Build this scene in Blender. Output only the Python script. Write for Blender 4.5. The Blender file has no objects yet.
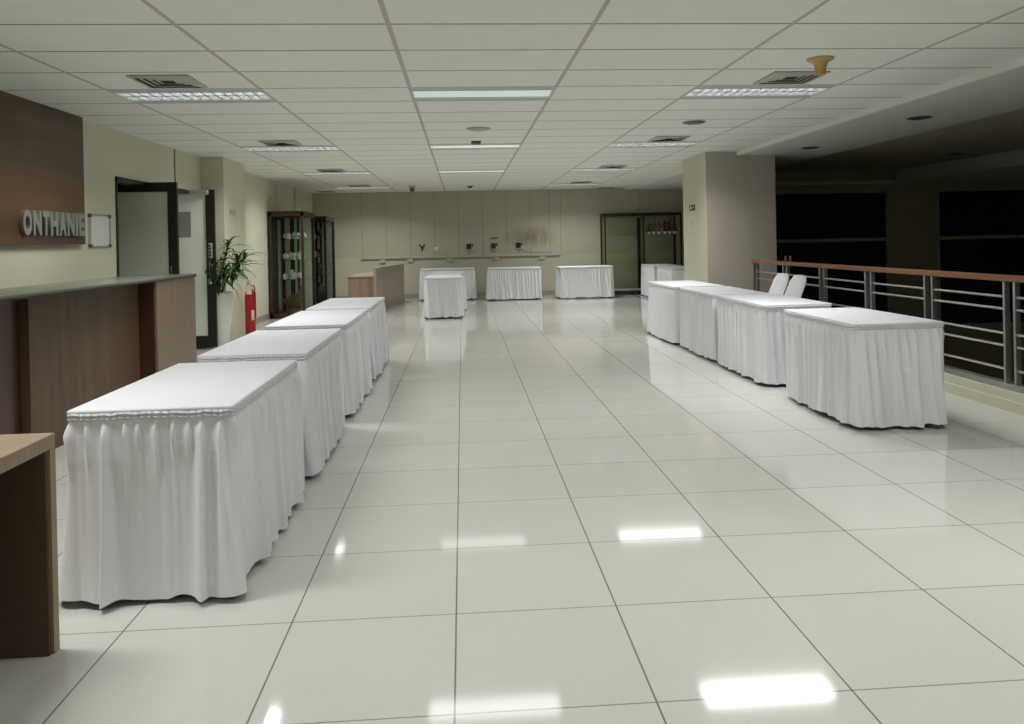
import bpy, bmesh, math, random
from mathutils import Vector, Matrix
PI = math.pi
sc = bpy.context.scene
COL = sc.collection
rnd = random.Random(7)

# ------------------------------------------------------------------ helpers
def link(o):
    COL.objects.link(o)
    return o

def thing(name, loc=(0, 0, 0), rz=0.0, label=None, cat=None, group=None, kind=None):
    o = bpy.data.objects.new(name, None)
    o.empty_display_size = 0.1
    link(o)
    o.location = loc
    o.rotation_euler = (0, 0, rz)
    return tag(o, label, cat, group, kind)

def tag(o, label=None, cat=None, group=None, kind=None):
    if label: o['label'] = label
    if cat: o['category'] = cat
    if group: o['group'] = group
    if kind: o['kind'] = kind
    return o

def build(name, bm, m, parent=None, loc=(0, 0, 0), smooth=False):
    bmesh.ops.recalc_face_normals(bm, faces=bm.faces[:])
    me = bpy.data.meshes.new(name)
    if smooth:
        for f in bm.faces: f.smooth = True
    bm.to_mesh(me)
    bm.free()
    for mm in (m if isinstance(m, (list, tuple)) else [m]):
        me.materials.append(mm)
    if smooth:
        try: me.set_sharp_from_angle(angle=math.radians(40))
        except Exception: pass
    o = bpy.data.objects.new(name, me)
    link(o)
    o.location = loc
    if parent: o.parent = parent
    return o

def struct(name, bm, m, label=None, smooth=False, cat=None):
    o = build(name, bm, m, smooth=smooth)
    o['kind'] = 'structure'
    if label: o['label'] = label
    if cat: o['category'] = cat
    return o

def B(): return bmesh.new()

def box(bm, x0, x1, y0, y1, z0, z1, bev=0.0, seg=2, mi=0, M=None):
    r = bmesh.ops.create_cube(bm, size=1.0)
    vs = r['verts']
    for v in vs:
        v.co = Vector(((x0 + x1) / 2 + v.co.x * (x1 - x0), (y0 + y1) / 2 + v.co.y * (y1 - y0), (z0 + z1) / 2 + v.co.z * (z1 - z0)))
    fs = list({f for v in vs for f in v.link_faces})
    for f in fs: f.material_index = mi
    if bev > 0:
        es = list({e for v in vs for e in v.link_edges})
        rr = bmesh.ops.bevel(bm, geom=es, offset=bev, segments=seg, affect='EDGES', profile=0.5)
        vs = list({v for f in rr['faces'] for v in f.verts} | {v for v in vs if v.is_valid})
        for f in rr['faces']: f.material_index = mi
    if M is not None:
        bmesh.ops.transform(bm, matrix=M, verts=[v for v in vs if v.is_valid])
    return bm

def lathe(bm, prof, c=(0, 0, 0), n=24, axis='z'):
    rings = []
    for r, z in prof:
        ring = []
        for i in range(n):
            a = 2 * PI * i / n
            p = (r * math.cos(a), r * math.sin(a), z)
            if axis == 'x': p = (z, p[0], p[1])
            if axis == 'y': p = (p[0], z, p[1])
            ring.append(bm.verts.new((c[0] + p[0], c[1] + p[1], c[2] + p[2])))
        rings.append(ring)
    for a, b in zip(rings, rings[1:]):
        for i in range(n):
            bm.faces.new((a[i], a[(i + 1) % n], b[(i + 1) % n], b[i]))
    bm.faces.new(rings[0][::-1])
    bm.faces.new(rings[-1])
    return bm

def tube(bm, pts, r, n=8):
    pts = [Vector(p) for p in pts]
    rad = r if isinstance(r, (list, tuple)) else [r] * len(pts)
    rings = []
    for i, p in enumerate(pts):
        d = (pts[min(i + 1, len(pts) - 1)] - pts[max(i - 1, 0)]).normalized()
        u = d.cross(Vector((0, 0, 1)))
        if u.length < 0.05: u = d.cross(Vector((1, 0, 0)))
        u.normalize()
        w = d.cross(u).normalized()
        rings.append([bm.verts.new(p + (u * math.cos(2 * PI * k / n) + w * math.sin(2 * PI * k / n)) * rad[i]) for k in range(n)])
    for a, b in zip(rings, rings[1:]):
        for k in range(n):
            bm.faces.new((a[k], a[(k + 1) % n], b[(k + 1) % n], b[k]))
    bm.faces.new(rings[0][::-1])
    bm.faces.new(rings[-1])
    return bm

def prism(bm, poly, z0, z1):
    """vertical extrusion of an (x, y) outline"""
    a = [bm.verts.new((x, y, z0)) for x, y in poly]
    b = [bm.verts.new((x, y, z1)) for x, y in poly]
    n = len(poly)
    for i in range(n):
        bm.faces.new((a[i], a[(i + 1) % n], b[(i + 1) % n], b[i]))
    bm.faces.new(a[::-1]); bm.faces.new(b)
    return bm

# ------------------------------------------------------------------ materials
def mat(name, col, rough=0.5, metal=0.0, spec=0.5, emit=None, estr=0.0, noise=None, bump=None, sheen=0.0, trans=0.0, alpha=None, coat=0.0):
    """noise = (scale vec, colour2, detail); bump = (scale, strength)"""
    m = bpy.data.materials.new(name)
    m.use_nodes = True
    nt = m.node_tree
    p = nt.nodes['Principled BSDF']
    p.inputs['Base Color'].default_value = (*col, 1)
    p.inputs['Roughness'].default_value = rough
    p.inputs['Metallic'].default_value = metal
    p.inputs['Specular IOR Level'].default_value = spec
    p.inputs['Coat Weight'].default_value = coat
    p.inputs['Sheen Weight'].default_value = sheen
    p.inputs['Transmission Weight'].default_value = trans
    if emit:
        p.inputs['Emission Color'].default_value = (*emit, 1)
        p.inputs['Emission Strength'].default_value = estr
    tc = nt.nodes.new('ShaderNodeTexCoord')
    if noise:
        s, c2, det = noise
        mp = nt.nodes.new('ShaderNodeMapping')
        mp.inputs['Scale'].default_value = s
        nz = nt.nodes.new('ShaderNodeTexNoise')
        nz.inputs['Scale'].default_value = 1.0
        nz.inputs['Detail'].default_value = det
        nz.inputs['Roughness'].default_value = 0.6
        rp = nt.nodes.new('ShaderNodeValToRGB')
        rp.color_ramp.elements[0].position = 0.3
        rp.color_ramp.elements[1].position = 0.7
        rp.color_ramp.elements[0].color = (*col, 1)
        rp.color_ramp.elements[1].color = (*c2, 1)
        nt.links.new(tc.outputs['Object'], mp.inputs['Vector'])
        nt.links.new(mp.outputs['Vector'], nz.inputs['Vector'])
        nt.links.new(nz.outputs['Fac'], rp.inputs['Fac'])
        nt.links.new(rp.outputs['Color'], p.inputs['Base Color'])
    if bump:
        nz = nt.nodes.new('ShaderNodeTexNoise')
        nz.inputs['Scale'].default_value = bump[0]
        nz.inputs['Detail'].default_value = 4
        bp = nt.nodes.new('ShaderNodeBump')
        bp.inputs['Strength'].default_value = bump[1]
        bp.inputs['Distance'].default_value = 0.01
        nt.links.new(tc.outputs['Object'], nz.inputs['Vector'])
        nt.links.new(nz.outputs['Fac'], bp.inputs['Height'])
        nt.links.new(bp.outputs['Normal'], p.inputs['Normal'])
    return m

def grid_mat(name, base, base2, line, ox, px, wx, oy, py, wy, rough, line2=None, spec=0.5, var=0.0, nscale=1.5):
    """a tiled surface in world x/y: lines every px (offset ox, width wx) and py"""
    m = bpy.data.materials.new(name)
    m.use_nodes = True
    nt = m.node_tree
    L = nt.links.new
    p = nt.nodes['Principled BSDF']
    p.inputs['Roughness'].default_value = rough
    p.inputs['Specular IOR Level'].default_value = spec
    tc = nt.nodes.new('ShaderNodeTexCoord')
    sp = nt.nodes.new('ShaderNodeSeparateXYZ')
    L(tc.outputs['Object'], sp.inputs[0])
    def mth(op, a, b):
        n = nt.nodes.new('ShaderNodeMath'); n.operation = op
        for i, v in enumerate((a, b)):
            if isinstance(v, (int, float)): n.inputs[i].default_value = v
            else: L(v, n.inputs[i])
        return n.outputs[0]
    dx = mth('PINGPONG', mth('ADD', sp.outputs['X'], 600 * px - ox), px / 2)
    dy = mth('PINGPONG', mth('ADD', sp.outputs['Y'], 600 * py - oy), py / 2)
    lx = mth('LESS_THAN', dx, wx / 2)
    ly = mth('LESS_THAN', dy, wy / 2)
    nz = nt.nodes.new('ShaderNodeTexNoise')
    nz.inputs['Scale'].default_value = nscale
    nz.inputs['Detail'].default_value = 5
    L(tc.outputs['Object'], nz.inputs['Vector'])
    mx = nt.nodes.new('ShaderNodeMix'); mx.data_type = 'RGBA'
    mx.inputs['A'].default_value = (*base, 1); mx.inputs['B'].default_value = (*base2, 1)
    L(nz.outputs['Fac'], mx.inputs['Factor'])
    # one shade per tile
    cx = mth('FLOOR', mth('DIVIDE', mth('ADD', sp.outputs['X'], 600 * px - ox), px), 0)
    cy = mth('FLOOR', mth('DIVIDE', mth('ADD', sp.outputs['Y'], 600 * py - oy), py), 0)
    wn = nt.nodes.new('ShaderNodeTexWhiteNoise'); wn.noise_dimensions = '2D'
    cb = nt.nodes.new('ShaderNodeCombineXYZ'); L(cx, cb.inputs[0]); L(cy, cb.inputs[1]); L(cb.outputs[0], wn.inputs['Vector'])
    hv = nt.nodes.new('ShaderNodeHueSaturation')
    L(mth('ADD', mth('MULTIPLY', wn.outputs['Value'], var), 1 - var / 2), hv.inputs['Value'])
    L(mx.outputs['Result'], hv.inputs['Color'])
    a = nt.nodes.new('ShaderNodeMix'); a.data_type = 'RGBA'
    L(hv.outputs['Color'], a.inputs['A']); a.inputs['B'].default_value = (*(line2 or line), 1); L(ly, a.inputs['Factor'])
    b = nt.nodes.new('ShaderNodeMix'); b.data_type = 'RGBA'
    L(a.outputs['Result'], b.inputs['A']); b.inputs['B'].default_value = (*line, 1); L(lx, b.inputs['Factor'])
    L(b.outputs['Result'], p.inputs['Base Color'])
    return m

HC = 2.647      # ceiling height
M = {}
M['floor'] = grid_mat('polished_tile', (.63, .625, .59), (.68, .675, .64), (.20, .185, .16), -0.65, .6, .006, 3.419, .6, .006, .07, line2=(.33, .31, .27), var=.03, spec=.62)
M['ceil'] = grid_mat('ceiling_tile', (.79, .795, .735), (.82, .825, .765), (.50, .47, .42), -0.4007, 1.2, .030, 5.0138, .6, .020, .8, line2=(.24, .24, .21), var=.03, spec=.2)
M['cream'] = mat('cream_paint', (.60, .585, .45), .6, noise=((1.2, 1.2, .6), (.64, .62, .49), 3))
M['beige'] = mat('beige_panel', (.40, .37, .285), .55, noise=((.8, 1, .7), (.45, .42, .33), 4))
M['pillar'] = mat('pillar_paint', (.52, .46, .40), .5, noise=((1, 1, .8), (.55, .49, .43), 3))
M['pillar_side'] = mat('pillar_side_cream', (.60, .565, .455), .5, noise=((1, 1, .8), (.63, .595, .48), 3))
M['soffit'] = mat('soffit_paint', (.64, .64, .58), .7, noise=((.6, .6, .6), (.68, .68, .62), 2))
M['groove'] = mat('panel_joint', (.33, .305, .24), .6)
M['lower'] = mat('pale_wall_paint', (.50, .475, .37), .5, noise=((1, 1, .8), (.53, .505, .40), 3))
M['white_trim'] = mat('white_trim', (.75, .75, .69), .5)
M['dusky'] = mat('void_paint', (.46, .43, .33), .8, noise=((.5, .5, .5), (.50, .47, .36), 2))
M['win_frame'] = mat('window_frame_grey', (.50, .52, .47), .4)
M['grey_skirting'] = mat('grey_skirting', (.33, .32, .27), .3)
M['cloth'] = mat('white_cloth', (.80, .81, .85), .62, sheen=.15, bump=(180, .06))
M['cloth_top'] = mat('white_cloth_top', (.74, .75, .80), .6, sheen=.1, bump=(7, .25))
M['shaded_band'] = mat('gathered_band', (.66, .66, .69), .65, bump=(160, .3))  # darker than the skirt cloth: shading of the gathers put into the colour
M['satin'] = mat('chair_cloth', (.78, .78, .80), .6, bump=(60, .1))
M['dark_metal'] = mat('dark_metal', (.02, .02, .02), .4, metal=.6)
M['black'] = mat('black_paint', (.012, .012, .01), .35)
M['steel'] = mat('brushed_steel', (.56, .56, .52), .34, metal=.9)
M['chrome'] = mat('chrome', (.75, .75, .73), .15, metal=1)
M['rail_wood'] = mat('rail_wood', (.27, .125, .06), .35, noise=((9, 1.2, 9), (.20, .088, .04), 4))
M['counter_wood'] = mat('counter_laminate', (.088, .052, .028), .45, spec=.3, noise=((14, 14, .7), (.13, .082, .046), 4))
M['counter_end'] = mat('counter_end_laminate', (.225, .155, .105), .4, noise=((16, 16, .8), (.18, .122, .08), 4))
M['counter_red'] = mat('counter_dark_red', (.07, .026, .015), .3, noise=((12, 12, .8), (.05, .02, .012), 3))
M['counter_top'] = mat('counter_stone', (.17, .175, .135), .25, spec=.35)
M['sign_wood'] = mat('sign_wood', (.140, .068, .031), .36, noise=((3, .6, 5), (.047, .029, .018), 6))
M['letter'] = mat('grey_letter', (.30, .30, .27), .4, metal=.35)
M['desk_edge'] = mat('desk_edge_wood', (.36, .27, .19), .45, noise=((20, 20, 2), (.30, .22, .15), 3))
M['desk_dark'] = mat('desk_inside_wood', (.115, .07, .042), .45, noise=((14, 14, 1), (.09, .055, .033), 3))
M['pink_wood'] = mat('pale_pinkish_wood', (.36, .255, .195), .45, noise=((7, 7, .5), (.25, .165, .12), 3))
M['pink_wood2'] = mat('greyish_wood', (.35, .265, .205), .45, noise=((9, 9, .6), (.30, .225, .175), 3))
M['cab_wood'] = mat('cabinet_wood', (.045, .018, .011), .35, noise=((10, 10, 1), (.03, .012, .008), 3))
M['mirror'] = mat('pale_back_panel', (.46, .50, .42), .25)
M['cab_dark'] = mat('cabinet_lining', (.035, .028, .02), .5)
M['door_frame'] = mat('door_frame_brown', (.016, .012, .008), .35)
M['ornament'] = mat('pale_ornament', (.62, .66, .58), .3)
M['ornament_dark'] = mat('dark_ornament', (.06, .055, .045), .4)
M['gold_leaf'] = mat('golden_brown_leaf', (.20, .115, .03), .45, noise=((20, 20, 6), (.11, .06, .02), 3))
M['pot'] = mat('white_pot', (.66, .67, .60), .35)
M['soil'] = mat('soil', (.03, .02, .012), .95)
M['leaf'] = mat('plant_leaf', (.022, .075, .014), .4, noise=((6, 6, 6), (.045, .125, .026), 2))
M['stem'] = mat('plant_stem', (.10, .09, .04), .7)
M['red'] = mat('extinguisher_red', (.36, .010, .015), .3)
M['tagw'] = mat('pale_tag', (.66, .62, .5), .6)
M['paper'] = mat('paper', (.66, .66, .60), .7)
M['grey_paper'] = mat('grey_notice', (.30, .31, .27), .6)
M['ink'] = mat('ink', (.06, .06, .05), .6)
M['green_sign'] = mat('dark_green_sign', (.02, .06, .03), .5)
M['wb'] = mat('whiteboard', (.70, .73, .68), .3)
M['frame_grey'] = mat('grey_frame', (.10, .10, .09), .4)
M['fixture'] = mat('fixture_enamel', (.62, .63, .60), .5)
M['fixture_strip'] = mat('fixture_filler', (.50, .51, .46), .6)
M['louvre'] = mat('louvre_metal', (.70, .72, .76), .35)
M['tube'] = mat('lamp_tube', (.9, .9, .9), .4, emit=(.96, 1, .99), estr=4.3)
M['diffuser2'] = mat('plain_diffuser', (.7, .7, .68), .4, emit=(.95, 1, .95), estr=.42)
M['diffuser'] = mat('bluish_diffuser', (.6, .66, .68), .4, emit=(.74, .90, .93), estr=.40, noise=((7, 14, 1), (.48, .54, .56), 3))
M['vent'] = mat('vent_grey', (.42, .42, .37), .5)
M['vent_dark'] = mat('vent_inside', (.02, .02, .016), .8)
M['device'] = mat('ceiling_device', (.40, .40, .34), .5)
M['device_dark'] = mat('dark_ceiling_device', (.07, .07, .06), .5)
M['yellowed'] = mat('yellowed_plastic', (.52, .34, .13), .45)
M['ledge'] = mat('ledge_paint', (.46, .45, .38), .5)
M['blue_label'] = mat('blue_grey_label', (.16, .22, .25), .5)
M['terracotta'] = mat('dried_flowers', (.15, .06, .04), .8, noise=((60, 60, 60), (.26, .13, .09), 2))
M['maroon'] = mat('dark_red_flowers', (.08, .025, .03), .8, noise=((60, 60, 60), (.05, .015, .02), 2))
M['sage'] = mat('dark_green_leaves', (.05, .065, .03), .8)
M['white_pot'] = mat('small_white_pot', (.8, .8, .75), .4)
M['night'] = mat('night_glass', (.004, .005, .005), .06, spec=.5)

def glass_mat(name, tint, alpha, rough=.05, base=None):
    m = bpy.data.materials.new(name); m.use_nodes = True
    nt = m.node_tree; nt.nodes.clear()
    o = nt.nodes.new('ShaderNodeOutputMaterial')
    t = nt.nodes.new('ShaderNodeBsdfTransparent'); t.inputs[0].default_value = (*tint, 1)
    d = nt.nodes.new('ShaderNodeBsdfPrincipled'); d.inputs['Base Color'].default_value = (*(base or tint), 1); d.inputs['Roughness'].default_value = rough
    mx = nt.nodes.new('ShaderNodeMixShader'); mx.inputs[0].default_value = alpha
    nt.links.new(t.outputs[0], mx.inputs[1]); nt.links.new(d.outputs[0], mx.inputs[2]); nt.links.new(mx.outputs[0], o.inputs[0])
    return m
M['glass'] = glass_mat('clear_glass', (.93, .96, .93), .06, .05, (.02, .02, .02))
M['door_glass'] = glass_mat('tinted_door_glass', (.80, .84, .70), .92, .12)
M['door_frost'] = glass_mat('pale_door_glass', (.90, .94, .83), .98, .35)
M['rack_glass'] = glass_mat('greenish_glass', (.955, .97, .93), .10, .08, (.20, .22, .16))

# far wall with a brown stain of its own shape above the ledge
def stained():
    m = mat('beige_panel_stained', (.40, .37, .285), .55)
    nt = m.node_tree; L = nt.links.new
    p = nt.nodes['Principled BSDF']
    tc = nt.nodes.new('ShaderNodeTexCoord')
    mp = nt.nodes.new('ShaderNodeMapping'); mp.vector_type = 'POINT'
    mp.inputs['Location'].default_value = (-1.68 / .95, 0, -1.47 / .38)
    mp.inputs['Scale'].default_value = (1 / .95, 0, 1 / .38)
    L(tc.outputs['Object'], mp.inputs['Vector'])
    g = nt.nodes.new('ShaderNodeTexGradient'); g.gradient_type = 'SPHERICAL'
    L(mp.outputs['Vector'], g.inputs['Vector'])
    nz = nt.nodes.new('ShaderNodeTexNoise'); nz.inputs['Scale'].default_value = 1; nz.inputs['Detail'].default_value = 4
    m2 = nt.nodes.new('ShaderNodeMapping'); m2.inputs['Scale'].default_value = (7, 1, 2.2)
    L(tc.outputs['Object'], m2.inputs['Vector']); L(m2.outputs['Vector'], nz.inputs['Vector'])
    mu = nt.nodes.new('ShaderNodeMath'); mu.operation = 'MULTIPLY'
    L(g.outputs['Fac'], mu.inputs[0]); L(nz.outputs['Fac'], mu.inputs[1])
    mr = nt.nodes.new('ShaderNodeMapRange'); mr.inputs['From Min'].default_value = .08; mr.inputs['From Max'].default_value = .42
    mr.inputs['To Max'].default_value = .8
    L(mu.outputs[0], mr.inputs['Value'])
    nb = nt.nodes.new('ShaderNodeTexNoise'); nb.inputs['Scale'].default_value = 1.1; nb.inputs['Detail'].default_value = 4
    L(tc.outputs['Object'], nb.inputs['Vector'])
    a = nt.nodes.new('ShaderNodeMix'); a.data_type = 'RGBA'
    a.inputs['A'].default_value = (.44, .41, .325, 1); a.inputs['B'].default_value = (.49, .46, .37, 1); L(nb.outputs['Fac'], a.inputs['Factor'])
    b = nt.nodes.new('ShaderNodeMix'); b.data_type = 'RGBA'
    L(a.outputs['Result'], b.inputs['A']); b.inputs['B'].default_value = (.24, .17, .115, 1); L(mr.outputs['Result'], b.inputs['Factor'])
    L(b.outputs['Result'], p.inputs['Base Color'])
    return m
M['stained'] = stained()

# ------------------------------------------------------------------ room shell
XL = -3.66; YF = 18.95; XS = 4.12; YB = -4.0
bm = B(); box(bm, -6.6, 4.14, YB, YF + .2, -.3, 0)
box(bm, 4.1, 6.2, 12.3, YF + .2, -.3, 0)
struct('floor', bm, M['floor'], 'glossy pale grey floor of large square tiles')

FIX = []   # (cx, cy) centre of each fluorescent fixture: every sixth ceiling row
for r, cy in enumerate((-0.69, 2.91, 6.51, 10.11, 13.71, 17.31)):
    for c, cx in enumerate((-2.2, .2, 2.6)):
        if r == 5 and c == 1: continue
        FIX.append((cx, cy, r, c))
# ceiling mesh, with an opening for every fixture
bm = B()
xs = [-6.6] + [-.4007 + 1.2 * k for k in range(-2, 4)] + [XS]
ys = [YB] + [5.0138 + .6 * m for m in range(-15, 24)]
ys = [y for y in ys if YB <= y < YF] + [YF + .2]
hole = set()
for cx, cy, r, c in FIX:
    i = max(k for k in range(len(xs) - 1) if xs[k] <= cx)
    j = max(k for k in range(len(ys) - 1) if ys[k] <= cy)
    hole.add((i, j))
for i in range(len(xs) - 1):
    for j in range(len(ys) - 1):
        if (i, j) in hole: continue
        box(bm, xs[i], xs[i + 1], ys[j], ys[j + 1], HC, HC + .015)
box(bm, -6.6, XS, YB, YF + .2, 2.95, 3.0)
struct('ceiling', bm, M['ceil'], 'suspended ceiling of white rectangular tiles in a grid')

# left wall: with the door opening, and the pillar standing out of it
DO0, DO1, DZ = 8.29, 10.93, 2.15
bm = B()
box(bm, XL - .15, XL, YB, DO0, 0, 2.95)
box(bm, XL - .15, XL, DO1, YF, 0, 2.95)
box(bm, XL - .15, XL, DO0, DO1, DZ, 2.95)
struct('wall_left', bm, M['cream'], 'cream painted left wall with the glass doorway')
bm = B(); box(bm, XL - .1, -3.345, 10.95, 11.98, 0, HC, .004)
struct('pillar_left', bm, M['cream'], 'cream pillar jutting from the left wall behind the potted plant')
bm = B()   # room behind the doorway
box(bm, -6.5, XL - .15, 12.0, 12.1, 0, 2.95); box(bm, -6.5, XL - .15, 7.4, 7.5, 0, 2.95); box(bm, -6.6, -6.5, 7.4, 12.1, 0, 2.95)
struct('wall_doorway', bm, M['cream'], 'pale wall of the room behind the glass doors')
bm = B(); box(bm, XL - .15, 5.0, YB - .2, YB, 0, 2.95)
struct('wall_back', bm, M['cream'])

# far wall: plain below the ledge, jointed panels above
bm = B()
box(bm, XL - .15, 6.2, YF + .012, YF + .2, 0, 2.95)
lower = B(); box(lower, XL, 6.0, YF, YF + .02, 0, 1.035); struct('wall_far_lower', lower, M['lower'], 'pale lower part of the far wall below the ledge')
gx = [XL] + [-2.47 + .597 * k for k in range(8)] + [2.2, 2.48, 4.51, 6.0]
for a, b in zip(gx, gx[1:]):
    box(bm, a + .004, b - .004, YF, YF + .02, 1.04, HC)
struct('wall_far', bm, M['stained'], 'beige panelled far wall, stained brown right of centre')
bm = B()
for a in gx[1:-1]: box(bm, a - .008, a + .008, YF - .003, YF + .002, 1.04, HC - .002)
struct('trim_7', bm, M['groove'], 'thin dark joint lines between the far wall panels')
bm = B(); box(bm, XL, 5.9, YF - .012, YF, 0, .11); struct('baseboard_far', bm, M['grey_skirting'], 'grey skirting along the far wall')
bm = B(); box(bm, XL, XL + .012, 11.98, YF - .012, 0, .11); struct('baseboard_left', bm, M['grey_skirting'], 'grey skirting along the left wall')
bm = B(); box(bm, XL, XL + .02, 16.9, 16.94, 2.03, HC); struct('trim_3', bm, M['ledge'], 'thin vertical joint strip on the left wall above the display cabinets')
bm = B(); tube(bm, [(XL + .008, 9.97, HC), (XL + .008, 9.965, 2.4), (XL + .008, 9.97, DZ)], .006, 6)
struct('trim_4', bm, M['frame_grey'], 'thin dark cable running down the wall to the doorway')

# right pillar and the partition behind it
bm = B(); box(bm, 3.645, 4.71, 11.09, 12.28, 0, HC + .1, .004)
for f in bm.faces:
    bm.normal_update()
    if f.normal.x < -.9: f.material_index = 1  # left face gets a lighter, yellower colour than the front
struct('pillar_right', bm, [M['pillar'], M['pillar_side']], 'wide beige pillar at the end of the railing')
bm = B(); box(bm, 4.55, 4.7, 12.15, 15.1, 0, 2.95); box(bm, 4.7, 6.1, 15.0, 15.15, 0, 2.95); box(bm, 5.95, 6.1, 15.15, YF + .2, 0, 2.95)
struct('wall_right', bm, M['dusky'])

# soffit over the railing, its white lip, the dark void ceiling
bm = B(); box(bm, XS + .03, 5.6, YB, YF + .2, 2.59, 2.66); struct('soffit', bm, M['soffit'], 'lowered grey plaster soffit over the railing')
bm = B(); box(bm, XS, XS + .04, YB, YF + .1, 2.588, HC + .02, .004); struct('trim_1', bm, M['white_trim'], 'white strip edging the tiled ceiling')
bm = B(); box(bm, 5.6, 14, YB, 15.2, 2.665, 2.75); box(bm, 5.58, 5.62, YB, 15.0, 2.59, 2.75)
struct('ceiling_void', bm, M['dusky'], 'unlit ceiling of the void beyond the railing')
bm = B(); box(bm, 8.85, 14, YB, 14.9, 2.45, 2.67); box(bm, 8.77, 8.86, YB, 14.9, 2.41, 2.475, .01); box(bm, 8.81, 8.86, YB, 14.9, 2.53, 2.6, .01)
struct('trim_2', bm, M['white_trim'], 'moulded bulkhead above the dark windows')
bm = B(); box(bm, 5.6, 8.85, 14.88, 15.0, 2.40, 2.46, .01); struct('trim_5', bm, M['white_trim'], 'cornice over the left dark window')
# back wall of the void with two window openings
W1 = (5.3, 8.78, -.6, 2.30); W2 = (9.75, 13.2, -.6, 2.30)
bm = B()
box(bm, 4.7, W1[0], 15.0, 15.2, -4, 2.7); box(bm, W1[1], W2[0], 15.0, 15.2, -4, 2.7); box(bm, W2[1], 14, 15.0, 15.2, -4, 2.7)
for w in (W1, W2):
    box(bm, w[0], w[1], 15.0, 15.2, w[3], 2.7); box(bm, w[0], w[1], 15.0, 15.2, -4, w[2])
box(bm, 14, 14.15, YB, 15.2, -4, 2.75); box(bm, 4.4, 14, YB - .15, YB, -4, 2.75); box(bm, 4.3, 4.45, YB, 15.2, -4, -.3)
struct('wall_void', bm, M['dusky'], 'unlit wall with windows across the void')
bm = B(); box(bm, 4.2, 14.1, YB, 15.2, -4.1, -4); struct('floor_void', bm, M['dusky'])
for n, w in enumerate((W1, W2)):
    t = thing('window_%d' % (n + 1), ((w[0] + w[1]) / 2, 15.05, w[2]), kind='structure',
              label=('dark window between the pillar and the grey pier' if n == 0 else 'dark window at the right edge beyond the grey pier'))
    hw = (w[1] - w[0]) / 2; hh = w[3] - w[2]
    bm = B()
    box(bm, -hw, -hw + .08, -.04, .04, 0, hh); box(bm, hw - .08, hw, -.04, .04, 0, hh)
    box(bm, -hw, hw, -.04, .04, 0, .08); box(bm, -hw, hw, -.04, .04, hh - .08, hh)
    build('window_frame', bm, M['win_frame'], t)
    bm = B(); box(bm, -hw + .08, hw - .08, -.05, .04, 1.26 + .6 - .035, 1.26 + .6 + .035, .004); build('mullion', bm, M['win_frame'], t)
    bm = B(); box(bm, -hw + .08, hw - .08, .012, .02, .08, hh - .08); build('pane', bm, M['night'], t)

# kerb under the railing
bm = B(); box(bm, 4.14, 4.42, YB, 11.05, -.3, .085, .004); box(bm, 4.16, 4.42, YB, 11.05, .08, .155, .004)
struct('trim_6', bm, M['cream'], 'low tiled kerb under the railing')

# ------------------------------------------------------------------ doorway: dark frame and two glass leaves standing open
t = thing('door_1', (XL, 9.6, 0), kind='structure', label='dark door frame lining the opening in the left wall')
bm = B(); box(bm, -.155, .012, DO0 - 9.6, DO0 - 9.6 + .035, 0, DZ); box(bm, -.155, .012, DO1 - 9.6 - .035, DO1 - 9.6, 0, DZ); box(bm, -.155, .012, DO0 - 9.6, DO1 - 9.6, DZ - .05, DZ)
build('door_frame', bm, M['door_frame'], t)
def leaf(n, x0, x1, y, z0, z1, stile, top, bot, gm, label):
    t = thing('door_%d' % n, (x0, y, 0), kind='structure', label=label)
    w = x1 - x0
    bm = B()
    box(bm, 0, stile, -.022, .022, z0, z1); box(bm, w - stile, w, -.022, .022, z0, z1)
    box(bm, stile, w - stile, -.022, .022, z0, z0 + bot); box(bm, stile, w - stile, -.022, .022, z1 - top, z1)
    build('leaf_frame', bm, M['door_frame'], t)
    bm = B(); box(bm, stile, w - stile, -.006, .006, z0 + bot, z1 - top); build('pane', bm, gm, t)
    return t, w
t, w = leaf(2, -4.28, -3.285, 9.02, .02, 2.14, .105, .11, .15, M['door_glass'], 'tinted glass door leaf standing open, nearer the signboard')
bm = B(); tube(bm, [(w - .06, -.022, .98), (w - .06, -.07, 1.0), (w - .06, -.07, 1.16), (w - .06, -.022, 1.18)], .011); build('handle', bm, M['chrome'], t, smooth=True)
t, w = leaf(3, -4.25, -3.335, 10.5, .03, 2.155, .115, .05, .15, M['door_frost'], 'pale glass door leaf standing open beside the potted plant')
bm = B(); tube(bm, [(w - .06, -.022, .99), (w - .06, -.07, 1.02), (w - .06, -.07, 1.17), (w - .06, -.022, 1.2)], .012); build('handle', bm, M['chrome'], t, smooth=True)
bm = B(); box(bm, w - .085, w - .035, -.035, -.02, 1.23, 1.43, .004); k = build('keypad', bm, M['fixture_strip'], t)
bm = B()
for i in range(4):
    for j in range(2): box(bm, w - .08 + .022 * j, w - .062 + .022 * j, -.039, -.034, 1.25 + .045 * i, 1.28 + .045 * i)
build('key', bm, M['ink'], k)
bm = B(); lathe(bm, [(.022, -.04), (.025, -.03), (.025, -.02)], (w - .06, 0, .90), 16, 'y'); build('lock', bm, M['chrome'], t, smooth=True)
bm = B(); box(bm, .30, w - .06, -.075, -.022, 2.08, 2.15, .02, 3); build('door_closer', bm, M['steel'], t, smooth=True)
bm = B(); box(bm, .30, .60, -.011, -.007, 1.52, 1.86); build('notice', bm, M['grey_paper'], t)

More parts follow.
